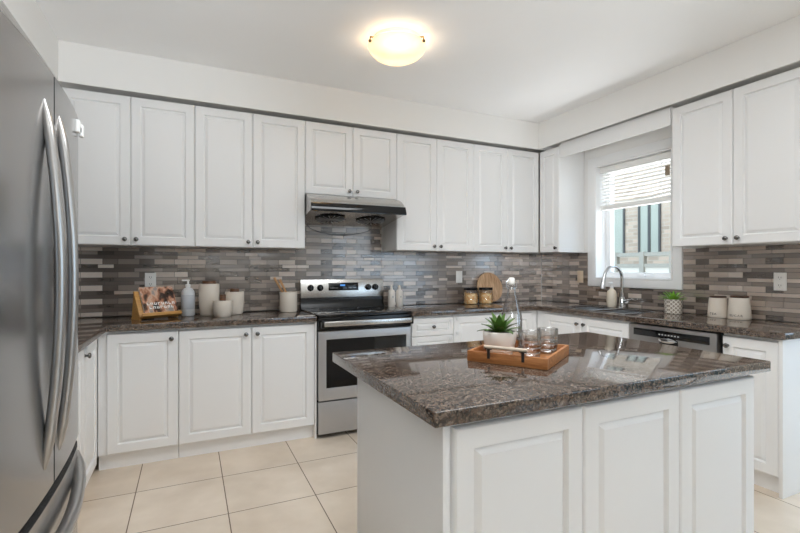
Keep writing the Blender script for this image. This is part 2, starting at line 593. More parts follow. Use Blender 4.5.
# ------------------------------------------------------------------ mosaic backsplash
def splash(name, L, regions, place, seed):
    """tiles as shallow raised blocks in one mesh; place(u, v, d) -> world point, d = depth towards the room."""
    rnd = random.Random(seed)
    b = B()

    def block(u0, u1, v0, v1, d0, d1, mi, tilt=0.0):
        tl = rnd.uniform(-1, 1) * tilt
        tr = rnd.uniform(-1, 1) * tilt
        lo = [b.bm.verts.new(place(u, v, d0)) for u, v in ((u0, v0), (u1, v0), (u1, v1), (u0, v1))]
        hi = [b.bm.verts.new(place(u, v, d1 + dd)) for u, v, dd in ((u0, v0, tl + tr), (u1, v0, tl - tr), (u1, v1, -tl - tr), (u0, v1, -tl + tr))]
        fs = [b.bm.faces.new(hi)]
        for i in range(4):
            fs.append(b.bm.faces.new((lo[i], lo[(i + 1) % 4], hi[(i + 1) % 4], hi[i])))
        for f in fs:
            f.material_index = mi
    for (u0, u1, v0, v1) in regions:
        block(u0, u1, v0, v1, 0.0005, 0.004, 7)
    g = 0.0015

    def emit(a, c, v0, v1, mi):
        for (ru0, ru1, rv0, rv1) in regions:
            x0, x1, y0, y1 = max(a, ru0) + g, min(c, ru1) - g, max(v0, rv0) + g, min(v1, rv1) - g
            if x1 - x0 > 0.006 and y1 - y0 > 0.004:
                block(x0, x1, y0, y1, 0.003, 0.0065, mi, 0.00035)
    # columns of the interlocking sheet
    cols = []
    u = -0.05
    k = 0
    while u < L:
        w = (0.134, 0.098)[k % 2] * rnd.uniform(0.96, 1.05)
        tone = rnd.choice((3, 4, 3, 6, 2)) if k % 2 == 0 else rnd.choice((0, 1, 5, 0, 4))
        cols.append((u, u + w, tone))
        u += w
        k += 1
    v = 0.905
    P = 0.0975
    while v < 1.9:
        for (a, c, tone) in cols:
            t2 = tone if rnd.random() < 0.8 else rnd.randrange(7)
            emit(a, c, v, v + 0.042, t2)
        for h0, h1, off in ((0.042, 0.070, 0.04), (0.070, P, 0.11)):
            rr = random.Random(seed * 7 + int(off * 100))
            a = -0.1 + off
            while a < L:
                w = rr.choice((0.10, 0.15, 0.19, 0.23))
                t2 = rr.choice((0, 1, 2, 3, 1, 5, 6, 2))
                if rnd.random() < 0.25:
                    t2 = rnd.randrange(7)
                emit(a, a + w, v + h0, v + h1, t2)
                a += w
        v += P
    bmesh.ops.recalc_face_normals(b.bm, faces=b.bm.faces[:])
    o = b.build(name, TILES + [M['grout']], smooth=0.0)
    return struct(o)


ZU = 1.421
splash('wall_back_tiles', 4.68, [(0, 1.955, 0.9145, ZU), (1.955, 2.745, 0.7, 1.70), (2.745, 4.672, 0.9145, ZU)],
       lambda u, v, d: (XL + u, -d, v), 3)
splash('wall_right_tiles', 2.60, [(0.010, 0.664, 0.9145, ZU), (0.664, 1.605, 0.9145, 1.091), (1.605, 2.58, 0.9145, ZU)],
       lambda u, v, d: (-d, -u, v), 11)


# ------------------------------------------------------------------ cabinets
DT = 0.020
PROF = [(0.0, -DT + 0.008), (0.0025, -DT + 0.003), (0.007, -DT), (0.059, -DT), (0.0615, -DT + 0.007), (0.065, -DT + 0.0145), (0.067, -DT + 0.0145), (0.085, -DT + 0.0015), (0.088, -DT + 0.001)]
PROF_S = [(0.0, -DT + 0.007), (0.0025, -DT + 0.003), (0.006, -DT), (0.042, -DT), (0.044, -DT + 0.006), (0.046, -DT + 0.011), (0.048, -DT + 0.011), (0.058, -DT + 0.001), (0.060, -DT + 0.0005)]
KNOB = [(0.0, 0.0), (0.0085, 0.0), (0.0075, 0.003), (0.0055, 0.008), (0.0065, 0.013), (0.0135, 0.017), (0.0152, 0.021), (0.0138, 0.026), (0.008, 0.029), (0.0, 0.030)]
KM = Matrix.Rotation(PI / 2, 4, 'X')      # lathe axis z -> -y


def panel(name, parent, x0, x1, z0, z1, knob=None, small=False, y=0.0):
    """a door or drawer front standing proud of the carcass front at local y = 0; hung at its own origin."""
    o = B().rings(x1 - x0, z1 - z0, PROF_S if small else PROF, 0.0).build(name, M['white'], parent, smooth=0.25, loc=(x0, y - 0.0005, z0))
    if knob:
        kx, kz = knob
        B().lathe(KNOB, 20, Mx=Matrix.Translation((kx - x0, -DT, kz - z0)) @ KM).build('knob', M['nickel'], o)
    return o


def cabinet(label, loc, rz, w, h, d, group, name='wall_cabinet', zb=0.0, kick=0.0, toe=0.05, cat='cabinet'):
    """front at local y = 0, body behind it (+y); loc is the left front corner as one faces it."""
    t = thing(name, label, cat, loc, rz, group)
    b = B()
    g = 0.0012
    if kick and 'sink' in label:
        b.box(g, w - g, 0, 0.018, kick, h).box(g, g + 0.018, 0.018, d, kick, h).box(w - g - 0.018, w - g, 0.018, d, kick, h)
        b.box(g, w - g, 0.018, d, kick, kick + 0.018).box(g, w - g, d - 0.012, d, kick, h).box(g, w - g, toe, toe + 0.018, 0.0005, kick)
    elif kick:
        b.prism([(0, kick), (toe, kick), (toe, 0.0005), (d, 0.0005), (d, h), (0, h)], g, w - g, 'x')
    else:
        b.box(g, w - g, 0, d, zb, h)
    b.build('cabinet_body', M['white'], t, smooth=0.3)
    return t


gp = 0.0022
ZT = 2.444
UB = 1.423
UY = -0.314             # carcass front of the back wall units (doors proud to -0.334)
grp = 'tall white wall cabinets along the back wall'
XS = [-4.33, -3.53, -2.729, -1.929, -1.129, -0.336]
labs = ['white two-door wall cabinet over the cookbook, nearest the refrigerator',
        'tall white two-door wall cabinet directly left of the range hood',
        'short white two-door wall cabinet above the range hood',
        'tall white two-door wall cabinet directly right of the range hood',
        'white two-door wall cabinet in the far corner above the pasta jars']
for i in range(5):
    x0, x1 = XS[i], XS[i + 1]
    zb = 1.862 if i == 2 else UB
    w = x1 - x0
    t = cabinet(labs[i], (x0, UY, 0), 0, w, ZT, -UY - 0.008, grp, zb=zb)
    mid = w / 2 if i < 4 else 0.395
    panel('door', t, gp / 2, mid - gp / 2, zb, ZT, (mid - 0.034, zb + 0.042))
    panel('door', t, mid + gp / 2, w - gp / 2, zb, ZT, (mid + 0.034, zb + 0.042))
grpR = 'white wall cabinets on the window wall'
# right wall units face -X: local x runs towards the camera
t = cabinet('narrow white corner wall cabinet left of the window', (UY, -0.338, 0), -PI / 2, 0.270, ZT, -UY - 0.008, grpR, zb=UB)
panel('door', t, 0.002, 0.268, UB, ZT, (0.234, UB + 0.042))
t = cabinet('white two-door wall cabinet right of the window above the canisters', (UY, -1.722, 0), -PI / 2, 0.846, ZT, -UY - 0.008, grpR, zb=UB)
panel('door', t, 0.014, 0.422, UB, ZT, (0.388, UB + 0.042))
panel('door', t, 0.426, 0.844, UB, ZT, (0.460, UB + 0.042))
# valance across the window
v = B().box(-0.334, -0.316, -1.720, -0.612, 2.330, ZT + 0.012, bev=0.002).build('window_valance', M['white'])
tag(v, 'white valance board spanning above the window between two cabinets', 'valance')
# cabinet over the refrigerator, facing +X
t = cabinet('white wall cabinet above the refrigerator, mostly hidden behind it', (XL + 0.335, -2.90, 0), PI / 2, 1.02, ZT, 0.325, None, zb=1.90)
panel('door', t, 0.002, 0.509, 1.90, ZT, (0.47, 1.94))
panel('door', t, 0.511, 1.018, 1.90, ZT, (0.55, 1.94))

HB = 0.873
ZD0, ZD1 = 0.104, 0.856
grpB = 'white base cabinets under the back counter'
BY = -0.590
t = cabinet('white single-door base cabinet below the cookbook stand', (-4.080, BY, 0), 0, 0.450, HB, 0.582, grpB, 'base_cabinet', kick=0.1, toe=0.03)
panel('door', t, 0.048, 0.449, ZD0, ZD1, (0.408, 0.808))
t = cabinet('white two-door base cabinet left of the stove, below the cream canisters', (-3.629, BY, 0), 0, 0.905, HB, 0.582, grpB, 'base_cabinet', kick=0.1, toe=0.03)
panel('door', t, 0.001, 0.457, ZD0, ZD1, (0.420, 0.808))
panel('door', t, 0.460, 0.904, ZD0, ZD1, (0.496, 0.808))
tag(B().box(-2.723, -2.709, -0.612, -0.008, 0.0005, HB, bev=0.001).build('end_panel', M['white']),
    'narrow white end panel touching the left side of the stove', 'panel')
# left run, facing +X
t = cabinet('white base cabinet on the left wall, partly hidden by the refrigerator', (-4.082, -1.855, 0), PI / 2, 1.262, HB, 0.59, None, 'base_cabinet', kick=0.1, toe=0.03)
panel('door', t, 0.002, 0.733, ZD0, ZD1, (0.04, 0.808))
pd2 = panel('door', t, 0.736, 1.118, ZD0, ZD1, (0.775, 0.808))
B().box(0.025, 0.06, -DT - 0.012, -DT - 0.0003, 0.715, 0.745, bev=0.003).build('latch_pad', M['plastic'], pd2)
# right of the stove
t = cabinet('white drawer base cabinet right of the stove', (-1.932, BY, 0), 0, 0.410, HB, 0.582, grpB, 'base_cabinet', kick=0.1, toe=0.03)
zz = [(0.704, ZD1), (0.503, 0.700), (0.302, 0.499), (ZD0, 0.298)]
for (a, c) in zz:
    d = panel('drawer', t, 0.012, 0.408, a, c, (0.210, (a + c) / 2), small=True)
    B().box(0.352, 0.375, -DT - 0.010, -DT - 0.0003, c - a - 0.045, c - a - 0.022, bev=0.003).build('latch_pad', M['plastic'], d)
t = cabinet('white two-door base cabinet in the far corner below the pasta jars', (-1.520, BY, 0), 0, 0.927, HB, 0.582, grpB, 'base_cabinet', kick=0.1, toe=0.03)
d = panel('door', t, 0.002, 0.432, ZD0, ZD1, (0.396, 0.808))
for zz_ in (0.72, 0.60):
    B().box(0.018, 0.042, -DT - 0.010, -DT - 0.0003, zz_, zz_ + 0.022, bev=0.003).build('latch_pad', M['plastic'], d)
panel('door', t, 0.435, 0.850, ZD0, ZD1, (0.472, 0.808))
# right run, facing -X
BX = -0.590
grpS = 'white base cabinets under the window counter'
t = cabinet('white two-door sink base cabinet below the window', (BX, -0.593, 0), -PI / 2, 0.999, HB, 0.582, grpS, 'base_cabinet', kick=0.1, toe=0.03)
panel('door', t, 0.113, 0.545, ZD0, ZD1, (0.511, 0.800))
panel('door', t, 0.548, 0.997, ZD0, ZD1, (0.582, 0.800))
t = cabinet('white single-door base cabinet between the dishwasher and the end panel', (BX, -2.238, 0), -PI / 2, 0.296, HB, 0.582, grpS, 'base_cabinet', kick=0.1, toe=0.03)
panel('door', t, 0.002, 0.294, ZD0, ZD1, (0.034, 0.800))
tag(B().box(-0.618, -0.001, -2.556, -2.537, 0.0005, HB, bev=0.001).build('end_panel', M['white']),
    'tall white end panel closing the window counter at the right edge', 'panel')

# ------------------------------------------------------------------ worktops
CT0, CT1 = 0.8745, 0.9140
o = B().slab([XL + 0.002, -4.028, -2.712], [-1.862, -0.638, -0.001], lambda i, j: not (i == 1 and j == 0), CT0, CT1, bev=0.004).build('countertop', M['granite'])
tag(o, 'brown granite worktop left of the stove holding canisters and cookbook', 'countertop', 'brown speckled granite worktops')
SX0, SX1, SY0, SYM, SY1 = -0.535, -0.145, -1.49, -1.13, -0.80
xs = [-1.935, -0.638, SX0, SX1, -0.001]
ysr = [-2.575, SY0, -1.165, -1.135, SY1, -0.638, -0.001]
o = B().slab(xs, ysr, lambda i, j: (j == 5 or i > 0) and not (i == 2 and j in (1, 3)), CT0, CT1, bev=0.004).build('countertop', M['granite'])
tag(o, 'brown granite corner worktop with the sink below the window', 'countertop', 'brown speckled granite worktops')
# sink
t = thing('kitchen_sink', 'stainless double-bowl sink set in the worktop below the window', 'sink', (0, 0, 0))
for (y0, y1) in ((SY0, -1.165), (-1.135, SY1)):
    e2 = 0.003
    b = B()
    bz = 0.70
    X0, X1, Y0, Y1 = SX0 + e2, SX1 - e2, y0 + e2, y1 - e2
    w = 0.004
    b.box(X0, X0 + w, Y0, Y1, bz, 0.905).box(X1 - w, X1, Y0, Y1, bz, 0.905).box(X0, X1, Y0, Y0 + w, bz, 0.905).box(X0, X1, Y1 - w, Y1, bz, 0.905)
    b.box(X0, X1, Y0, Y1, bz - w, bz)
    bo = b.build('bowl', M['steelbasin'], t)
    B().slab([X0 - 0.012, X0 + 0.006, X1 - 0.006, X1 + 0.012], [Y0 - 0.012, Y0 + 0.006, Y1 - 0.006, Y1 + 0.012], lambda i, j: not (i == 1 and j == 1), CT1 + 0.0004, CT1 + 0.0035, bev=0.001).build('rim', M['steelbasin'], bo)
    B().lathe([(0, 0.001), (0.04, 0.001), (0.043, 0.004), (0.035, 0.006), (0.02, 0.003), (0, 0.003)], 24, ((X0 + X1) / 2, (Y0 + Y1) / 2, bz)).build('drain', M['chrome'], bo)

# ------------------------------------------------------------------ island
IX0, IX1, IY0, IY1 = -3.023, -1.566, -2.958, -2.082
t = thing('kitchen_island', 'white kitchen island body with three raised panels under granite', 'island', (-2.981, -2.905, 0))
w = 1.376
B().box(0.022, w - 0.002, 0.0, 0.62, 0.09, HB).box(0.022, w - 0.002, 0.05, 0.60, 0.0005, 0.09).build('cabinet_body', M['white'], t)
B().box(0.0, 0.0205, -0.018, 0.63, 0.0005, HB, bev=0.001).build('side_panel', M['white'], t)
for (a, c) in ((0.034, 0.484), (0.4875, 0.931), (0.9345, 1.373)):
    panel('door', t, a, c, ZD0, 0.853)
o = B().box(IX0, IX1, IY0, IY1, CT0, CT1, bev=0.004, seg=3).build('countertop', M['granite'])
tag(o, 'brown granite island worktop in the foreground carrying the wooden tray', 'countertop', 'brown speckled granite worktops')

# ------------------------------------------------------------------ refrigerator
FX = -3.906
FY0, FYM, FY1 = -2.862, -2.375, -1.888
t = thing('refrigerator', 'tall stainless french-door refrigerator at the left edge with bowed handles', 'refrigerator', (0, 0, 0))
B().box(XL + 0.02, FX - 0.085, FY0 + 0.004, FY1 - 0.004, 0.03, 1.79, bev=0.004).box(XL + 0.05, FX - 0.12, FY0 + 0.03, FY1 - 0.03, 0.0005, 0.03).build('fridge_body', M['grey'], t)


def bulge(y):
    k = (y - FYM) / (FY1 - FYM)
    return FX - 0.030 * abs(k) ** 2.2 - 0.022 * max(0, abs(k) - 0.86) / 0.14


def fdoor(name, y0, y1, z0, z1):
    n = 18
    front = [(bulge(y0 + (y1 - y0) * i / n), y0 + (y1 - y0) * i / n) for i in range(n + 1)]
    poly = [(FX - 0.078, y0)] + front + [(FX - 0.078, y1)]
    b = B().prism(poly, z0, z1, 'z')
    for f in b.bm.faces:
        f.normal_update()
        if abs(f.normal.y) > 0.95:
            f.material_index = 1
    return b.build(name, [M['fridge'], M['grey']], t, smooth=0.5)


d1 = fdoor('door', FY0, FYM - 0.006, 0.672, 1.80)
d2 = fdoor('door', FYM + 0.006, FY1, 0.672, 1.80)
d3 = fdoor('freezer_drawer', FY0, FY1, 0.075, 0.640)
for (y, par) in ((-2.462, d1), (-2.318, d2)):
    pts = []
    z0, z1 = 0.742, 1.705
    for i in range(29):
        k = i / 28
        z = z0 + (z1 - z0) * k
        pts.append((FX - 0.004 + 0.037 * math.sin(PI * k) ** 0.8, y, z))
    B().tube(pts, [0.006 + 0.007 * min(1, math.sin(PI * i / 28) * 5) for i in range(29)], 14, flat=1.25, up=(1, 0, 0)).build('handle', M['fridge_bar'], par)
pts = []
for i in range(29):
    k = i / 28
    y = FY0 + 0.09 + (FY1 - FY0 - 0.18) * k
    pts.append((bulge(y) - 0.006 + 0.034 * math.sin(PI * k) ** 0.6, y, 0.615 - 0.075 * math.sin(PI * k) ** 0.6))
B().tube(pts, [0.008 + 0.008 * min(1, math.sin(PI * i / 28) * 5) for i in range(29)], 14, flat=1.2, up=(0, 0, 1)).build('handle', M['fridge_bar'], d3)
B().box(FX - 0.070, FX - 0.035, FY0 + 0.02, FY1 - 0.02, 0.642, 0.670).build('gasket', M['black'], t)
for y in (FY0 + 0.02, FY1 - 0.09):
    B().box(FX - 0.14, FX - 0.04, y, y + 0.07, 1.8005, 1.815, bev=0.004).build('hinge_cover', M['grey'], t)
# child latch on the door
k = thing('cabinet_latch', 'small white child-safety latch stuck high on the refrigerator door', 'latch', (bulge(-2.00) + 0.001, -2.02, 1.755))
B().box(0, 0.014, -0.030, -0.006, -0.022, 0.022, bev=0.004).build('latch_pad', M['pumpwhite'], k)
B().box(0, 0.014, 0.030, 0.054, -0.022, 0.022, bev=0.004).build('latch_pad', M['pumpwhite'], k)
B().box(0.004, 0.010, -0.008, 0.032, -0.008, 0.008, bev=0.002).build('strap', M['grey'], k)

# ------------------------------------------------------------------ stove
RX0, RX1 = -2.705, -1.940
RF = -0.640
t = thing('stove', 'stainless freestanding electric stove with black glass top and oven door', 'stove', (RX0, 0, 0))
w = RX1 - RX0
B().box(0.001, w - 0.001, RF + 0.045, -0.012, 0.03, 0.900).box(0.03, w - 0.03, RF + 0.09, -0.05, 0.0005, 0.03).build('stove_body', M['black'], t)
ck = B().box(0.0, w, RF - 0.012, -0.085, 0.901, 0.922, bev=0.006).build('cooktop', M['blackglass'], t)
for (x, y, r) in ((0.20, -0.47, 0.10), (0.56, -0.47, 0.085), (0.20, -0.22, 0.08), (0.56, -0.22, 0.10)):
    B().lathe([(r - 0.004, 0.0), (r - 0.004, 0.0008), (r, 0.0008), (r, 0.0)], 48, (x, y, 0.922)).build('burner_ring', M['grey'], ck)
B().prism([(-0.012, 0.90), (-0.083, 0.90), (-0.083, 0.925), (-0.066, 0.95), (-0.062, 1.01), (-0.012, 1.01)], 0.001, w - 0.001, 'x').build('backguard', M['black'], t)
cp = B().prism([(-0.012, 1.011), (-0.070, 1.011), (-0.052, 1.168), (-0.012, 1.168)], 0.0, w, 'x', bev=0.003).build('control_panel', M['steel_h'], t)
tilt = math.atan2(0.018, 0.157)
CPM = Matrix.Translation((0, -0.0705, 1.011)) @ Matrix.Rotation(-tilt, 4, 'X')
B().box(0.245, 0.520, -0.004, 0.002, 0.060, 0.128, bev=0.001, Mx=CPM).build('display', M['blackglass'], cp)
B().box(0.35, 0.395, -0.0048, -0.0042, 0.098, 0.113, Mx=CPM).build('clock_digits', M['digits'], cp)
for u0 in (0.262, 0.430):
    b = B()
    for i in range(6):
        b.box(u0 + i * 0.012, u0 + 0.006 + i * 0.012, -0.0048, -0.0042, 0.08, 0.084, Mx=CPM)
    b.build('button_marks', M['print'], cp)
for x in (0.085, 0.170, 0.615, 0.685):
    kb = B().lathe([(0, 0), (0.028, 0), (0.028, 0.006), (0.024, 0.010), (0.021, 0.026), (0.017, 0.029), (0, 0.029)], 28,
                   Mx=CPM @ Matrix.Translation((x, 0, 0.086)) @ KM).build('knob', M['black'], cp)
    B().box(x - 0.003, x + 0.003, -0.034, -0.028, 0.070, 0.102, bev=0.001, Mx=CPM).build('knob_grip', M['grey'], kb)
B().box(0.002, w - 0.002, RF + 0.0, RF + 0.044, 0.800, 0.898, bev=0.003).build('front_rail', M['black'], t)
od = B().slab([0.004, 0.062, w - 0.045, w - 0.004], [0.282, 0.372, 0.735, 0.796], lambda i, j: not (i == 1 and j == 1), RF - 0.002, RF + 0.043, 'y', bev=0.003).build('oven_door', M['steel'], t)
B().box(0.063, w - 0.046, RF + 0.002, RF + 0.02, 0.373, 0.734).build('oven_window', M['blackglass'], od)
hb = B().box(0.030, w - 0.022, RF - 0.060, RF - 0.040, 0.836, 0.876, bev=0.006).build('handle', M['steel_h'], t)
for x in (0.012, w - 0.034):
    B().box(x, x + 0.030, RF - 0.058, RF + 0.001, 0.824, 0.884, bev=0.008).build('handle_bracket', M['black'], hb)
B().box(0.004, w - 0.004, RF - 0.002, RF + 0.043, 0.035, 0.272, bev=0.004).build('drawer', M['steel'], t)

# ------------------------------------------------------------------ range hood
t = thing('range_hood', 'stainless range hood with dark control band below the short cabinet', 'range hood', (-2.727, 0, 0))
w = 0.796
prof = [(-0.012, 1.860), (-0.345, 1.860), (-0.40, 1.846), (-0.45, 1.822), (-0.485, 1.796), (-0.502, 1.778), (-0.502, 1.77), (-0.49, 1.712), (-0.012, 1.645)]
B().prism(prof, 0.001, w - 0.001, 'x').build('hood_body', M['steel_h'], t, smooth=0.5)
bd = B().prism([(-0.5035, 1.776), (-0.524, 1.722), (-0.522, 1.708), (-0.491, 1.7105)], 0.001, w + 0.006, 'x').build('control_band', M['blackglass'], t)
th = math.atan2(0.0205, 0.054)
BM = Matrix.Translation((0, -0.5035, 1.776)) @ Matrix.Rotation(th, 4, 'X')
b = B()
for i in range(6):
    b.box(0.40 + i * 0.022, 0.412 + i * 0.022, -0.0016, 0.0, -0.036, -0.024, Mx=BM)
b.build('buttons', M['print'], bd)
sl = 0.067 / 0.478
UM = Matrix.Translation((0, -0.49, 1.7115)) @ Matrix.Rotation(-math.atan(sl), 4, 'X')
for x in (0.22, 0.575):
    f = B().lathe([(0, -0.001), (0.13, -0.001), (0.135, -0.006), (0.125, -0.010), (0, -0.014)], 8, Mx=UM @ Matrix.Translation((x, 0.21, 0))).build('fan_grille', M['black'], t)
    b = B()
    for k in range(8):
        a = PI * k / 8
        b.tube([(0.12 * math.cos(a), 0.12 * math.sin(a), -0.014), (-0.12 * math.cos(a), -0.12 * math.sin(a), -0.014)], 0.003, 6, Mx=UM @ Matrix.Translation((x, 0.21, 0)))
    b.build('spokes', M['steel'], f)
pts = [(0.09 + 0.60 * k / 24, -0.016, 1.642 - 0.075 * math.sin(PI * k / 24) ** 0.5) for k in range(25)]
B().tube(pts, 0.003, 6).build('power_cord', M['grey'], t)

# ------------------------------------------------------------------ dishwasher (faces -X)
t = thing('dishwasher', 'stainless dishwasher with dark control strip under the window counter', 'dishwasher', (-0.600, -1.596, 0), -PI / 2)
w = 0.638
B().box(0.002, w - 0.016, 0.035, 0.56, 0.11, 0.868).box(0.012, w - 0.03, 0.06, 0.5, 0.0005, 0.11).build('tub', M['black'], t)
dd = B().box(0.004, w - 0.020, -0.022, 0.034, 0.115, 0.862, bev=0.005).build('door', M['steel_dw'], t)
B().box(0.045, w - 0.060, -0.0245, -0.021, 0.786, 0.836, bev=0.001).build('control_strip', M['blackglass'], dd)
b = B()
for i in range(7):
    b.box(0.24 + i * 0.022, 0.252 + i * 0.022, -0.0252, -0.0244, 0.806, 0.814)
b.build('buttons', M['print'], dd)
B().box(0.245, 0.375, -0.026, -0.0215, 0.735, 0.782, bev=0.002).build('handle_recess', M['black'], dd)
B().lathe([(0, 0), (0.064, 0), (0.066, 0.004), (0.060, 0.016), (0, 0.022)], 28, Mx=Matrix.Translation((0.31, -0.0262, 0.776)) @ KM, sx=1, sy=0.28).build('handle', M['chrome'], dd)

# ------------------------------------------------------------------ window blind
t = thing('window_blind', 'white horizontal blind pulled halfway up the kitchen window', 'blind', (0.055, (WY0 + WY1) / 2, 0))
hw = (WY1 - WY0) / 2 - 0.022
B().box(-0.028, 0.028, -hw, hw, 2.178, 2.232, bev=0.003).build('headrail', M['blind'], t)
ns = 9
for i in range(ns):
    z = 2.150 - i * 0.0315
    sag = 0.002 + 0.018 * (i / ns)
    b = B()
    n = 12
    t0 = math.radians(-9)
    grid = []
    for k in range(n + 1):
        u = -1 + 2 * k / n
        zz0 = z - sag * (1 - u * u)
        row = []
        for q, (dx, dz) in enumerate(((-0.024, 0), (-0.008, 0.003), (0.008, 0.003), (0.024, 0))):
            row.append((dx * math.cos(t0) - dz * math.sin(t0), u * (hw - 0.004), zz0 + dx * math.sin(t0) + dz))
        grid.append(row)
    top = [[b.bm.verts.new((x, y, zz_ + 0.0012)) for (x, y, zz_) in r] for r in grid]
    bot = [[b.bm.verts.new((x, y, zz_ - 0.0012)) for (x, y, zz_) in r] for r in grid]
    for k in range(n):
        for q in range(3):
            b.bm.faces.new((top[k][q], top[k + 1][q], top[k + 1][q + 1], top[k][q + 1]))
            b.bm.faces.new((bot[k][q], bot[k][q + 1], bot[k + 1][q + 1], bot[k + 1][q]))
        for q in (0, 3):
            b.bm.faces.new((top[k][q], bot[k][q], bot[k + 1][q], top[k + 1][q]))
    for k in (0, n):
        for q in range(3):
            b.bm.faces.new((top[k][q], top[k][q + 1], bot[k][q + 1], bot[k][q]))
    bmesh.ops.recalc_face_normals(b.bm, faces=b.bm.faces[:])
    b.build('slat', M['blind'], t)
B().box(-0.026, 0.026, -hw + 0.002, hw - 0.002, 1.822, 1.868, bev=0.005).build('bottom_rail', M['blind'], t)
for y in (-hw * 0.72, hw * 0.72):
    B().tube([(-0.030, y, 2.18), (-0.030, y, 1.866)], 0.0018, 6).build('ladder_cord', M['blind'], t)
B().tube([(-0.034, hw - 0.035, 2.18), (-0.034, hw - 0.037, 1.9), (-0.034, hw - 0.035, 1.56)], 0.002, 6).build('pull_cord', M['blind'], t)
B().box(-0.036, -0.034, -0.342, -0.300, 2.035, 2.120, bev=0.0005).build('tag', M['tag'], t)

# ------------------------------------------------------------------ faucet (spout towards -X)
t = thing('faucet', 'tall chrome gooseneck faucet behind the sink', 'faucet', (-0.088, -1.112, CT1))
B().lathe([(0, 0.0005), (0.031, 0.0005), (0.031, 0.006), (0.026, 0.012), (0.024, 0.075), (0.019, 0.10), (0.0, 0.10)], 28).build('base', M['chrome'], t)
pts = [(0, 0, 0.09), (0, 0, 0.18), (0, 0, 0.25)]
R = 0.112
for i in range(1, 17):
    a = PI * 0.93 * i / 16
    pts.append((-R + R * math.cos(a), 0, 0.25 + R * 1.08 * math.sin(a)))
B().tube(pts, 0.0135, 16, up=(0, 1, 0)).build('spout', M['chrome'], t)
p = Vector(pts[-1])
B().tube([p, p + Vector((-0.012, 0, -0.05)), p + Vector((-0.022, 0, -0.10))], [0.0145, 0.018, 0.021], 18, up=(0, 1, 0)).build('spray_head', M['chrome'], t)
B().tube([(0, -0.02, 0.06), (0, -0.045, 0.063)], 0.018, 16).tube([(0, -0.04, 0.064), (-0.015, -0.085, 0.080), (-0.02, -0.125, 0.088)], [0.010, 0.007, 0.006], 12).build('lever', M['chrome'], t)


# ------------------------------------------------------------------ wall plates
def plate(label, loc, rz, kind, m='outlet'):
    t = thing('wall_outlet' if kind == 'outlet' else 'wall_switch', label, 'outlet' if kind == 'outlet' else 'switch', loc, rz)
    B().box(-0.037, 0.037, -0.006, -0.0002, -0.060, 0.060, bev=0.002).build('cover_plate', M[m], t)
    if kind == 'outlet':
        for z in (0.026, -0.026):
            s = B().lathe([(0, 0), (0.017, 0), (0.0165, 0.002), (0, 0.002)], 20, Mx=Matrix.Translation((0, -0.006, z)) @ KM, sy=0.85).build('socket', M[m], t)
            B().box(-0.008, -0.005, -0.0086, -0.0078, z - 0.004, z + 0.007).box(0.005, 0.008, -0.0086, -0.0078, z - 0.004, z + 0.006).box(
                -0.002, 0.002, -0.0086, -0.0078, z - 0.012, z - 0.008).build('slots', M['slot'], s)
    else:
        B().box(-0.016, 0.016, -0.009, -0.0058, -0.033, 0.033, bev=0.001).build('rocker', M[m], t)


plate('white outlet on the mosaic wall above the cookbook', (-3.833, -0.0075, 1.172), 0, 'outlet')
plate('white switch plate on the mosaic between the stove and the pasta jars', (-1.086, -0.0075, 1.180), 0, 'switch')
plate('almond-coloured switch plate on dark mosaic left of the window', (-0.0075, -0.565, 1.182), -PI / 2, 'switch', 'almond')
plate('white outlet on brown mosaic right of the two canisters', (-0.0075, -2.26, 1.178), -PI / 2, 'outlet')

# ------------------------------------------------------------------ ceiling light
LX, LY = -2.371, -1.308
t = thing('ceiling_light', 'cream alabaster glass bowl light glowing on the ceiling', 'ceiling light', (LX, LY, ZC))
B().lathe([(0, -0.0005), (0.15, -0.0005), (0.15, -0.02), (0.13, -0.028), (0, -0.028)], 40).build('ceiling_pan', M['trim'], t)
prof = [(0.186, -0.045), (0.184, -0.052), (0.172, -0.075), (0.148, -0.100), (0.11, -0.121), (0.06, -0.134), (0, -0.138)]
inn = [(0, -0.132), (0.06, -0.128), (0.108, -0.115), (0.145, -0.095), (0.168, -0.071), (0.180, -0.047), (0.186, -0.045)]
B().lathe(prof + inn, 48).build('glass_bowl', M['lamp'], t)
for k in range(3):
    a = math.radians(-55 + 120 * k)
    c, s = math.cos(a), math.sin(a)
    B().tube([(0.13 * c, 0.13 * s, -0.022), (0.188 * c, 0.188 * s, -0.030), (0.191 * c, 0.191 * s, -0.056)], 0.005, 8).lathe(
        [(0, -0.010), (0.008, -0.006), (0.010, 0), (0.008, 0.006), (0, 0.010)], 12, (0.191 * c, 0.191 * s, -0.056)).build('clip', M['bronze'], t)

# ------------------------------------------------------------------ left worktop items
ct = CT1 + 0.0005
# bamboo stand, leaning back, with a cookbook on it
SA = math.radians(28)
sx_, sy_ = -3.745, -0.330
t = thing('cookbook_stand', 'bamboo stand propping up the open-faced cookbook on the left counter', 'book stand', (sx_, sy_, ct), math.radians(30))
LM = Matrix.Translation((0, -0.02, 0.012)) @ Matrix.Rotation(-SA, 4, 'X')
B().box(-0.150, 0.118, 0.0, 0.011, 0.0, 0.205, bev=0.002, Mx=LM).build('back_board', M['bamboo'], t)
B().box(-0.150, 0.122, -0.040, 0.0, -0.001, 0.011, bev=0.002, Mx=LM).box(-0.150, 0.122, -0.040, -0.032, 0.011, 0.022, bev=0.002, Mx=LM).build('ledge', M['bamboo'], t)
for x in (-0.150, 0.106):
    B().prism([(-0.012, 0.0), (0.110, 0.0), (0.100, 0.012), (0.078, 0.170), (0.070, 0.170), (0.004, 0.03)], x, x + 0.012, 'x').build('leg', M['bamboo'], t)
k = thing('cookbook', 'cookbook with brown photographic cover leaning on the bamboo stand', 'book', (sx_, sy_, ct), math.radians(30))
BMx = LM @ Matrix.Translation((0, 0, 0.0118))
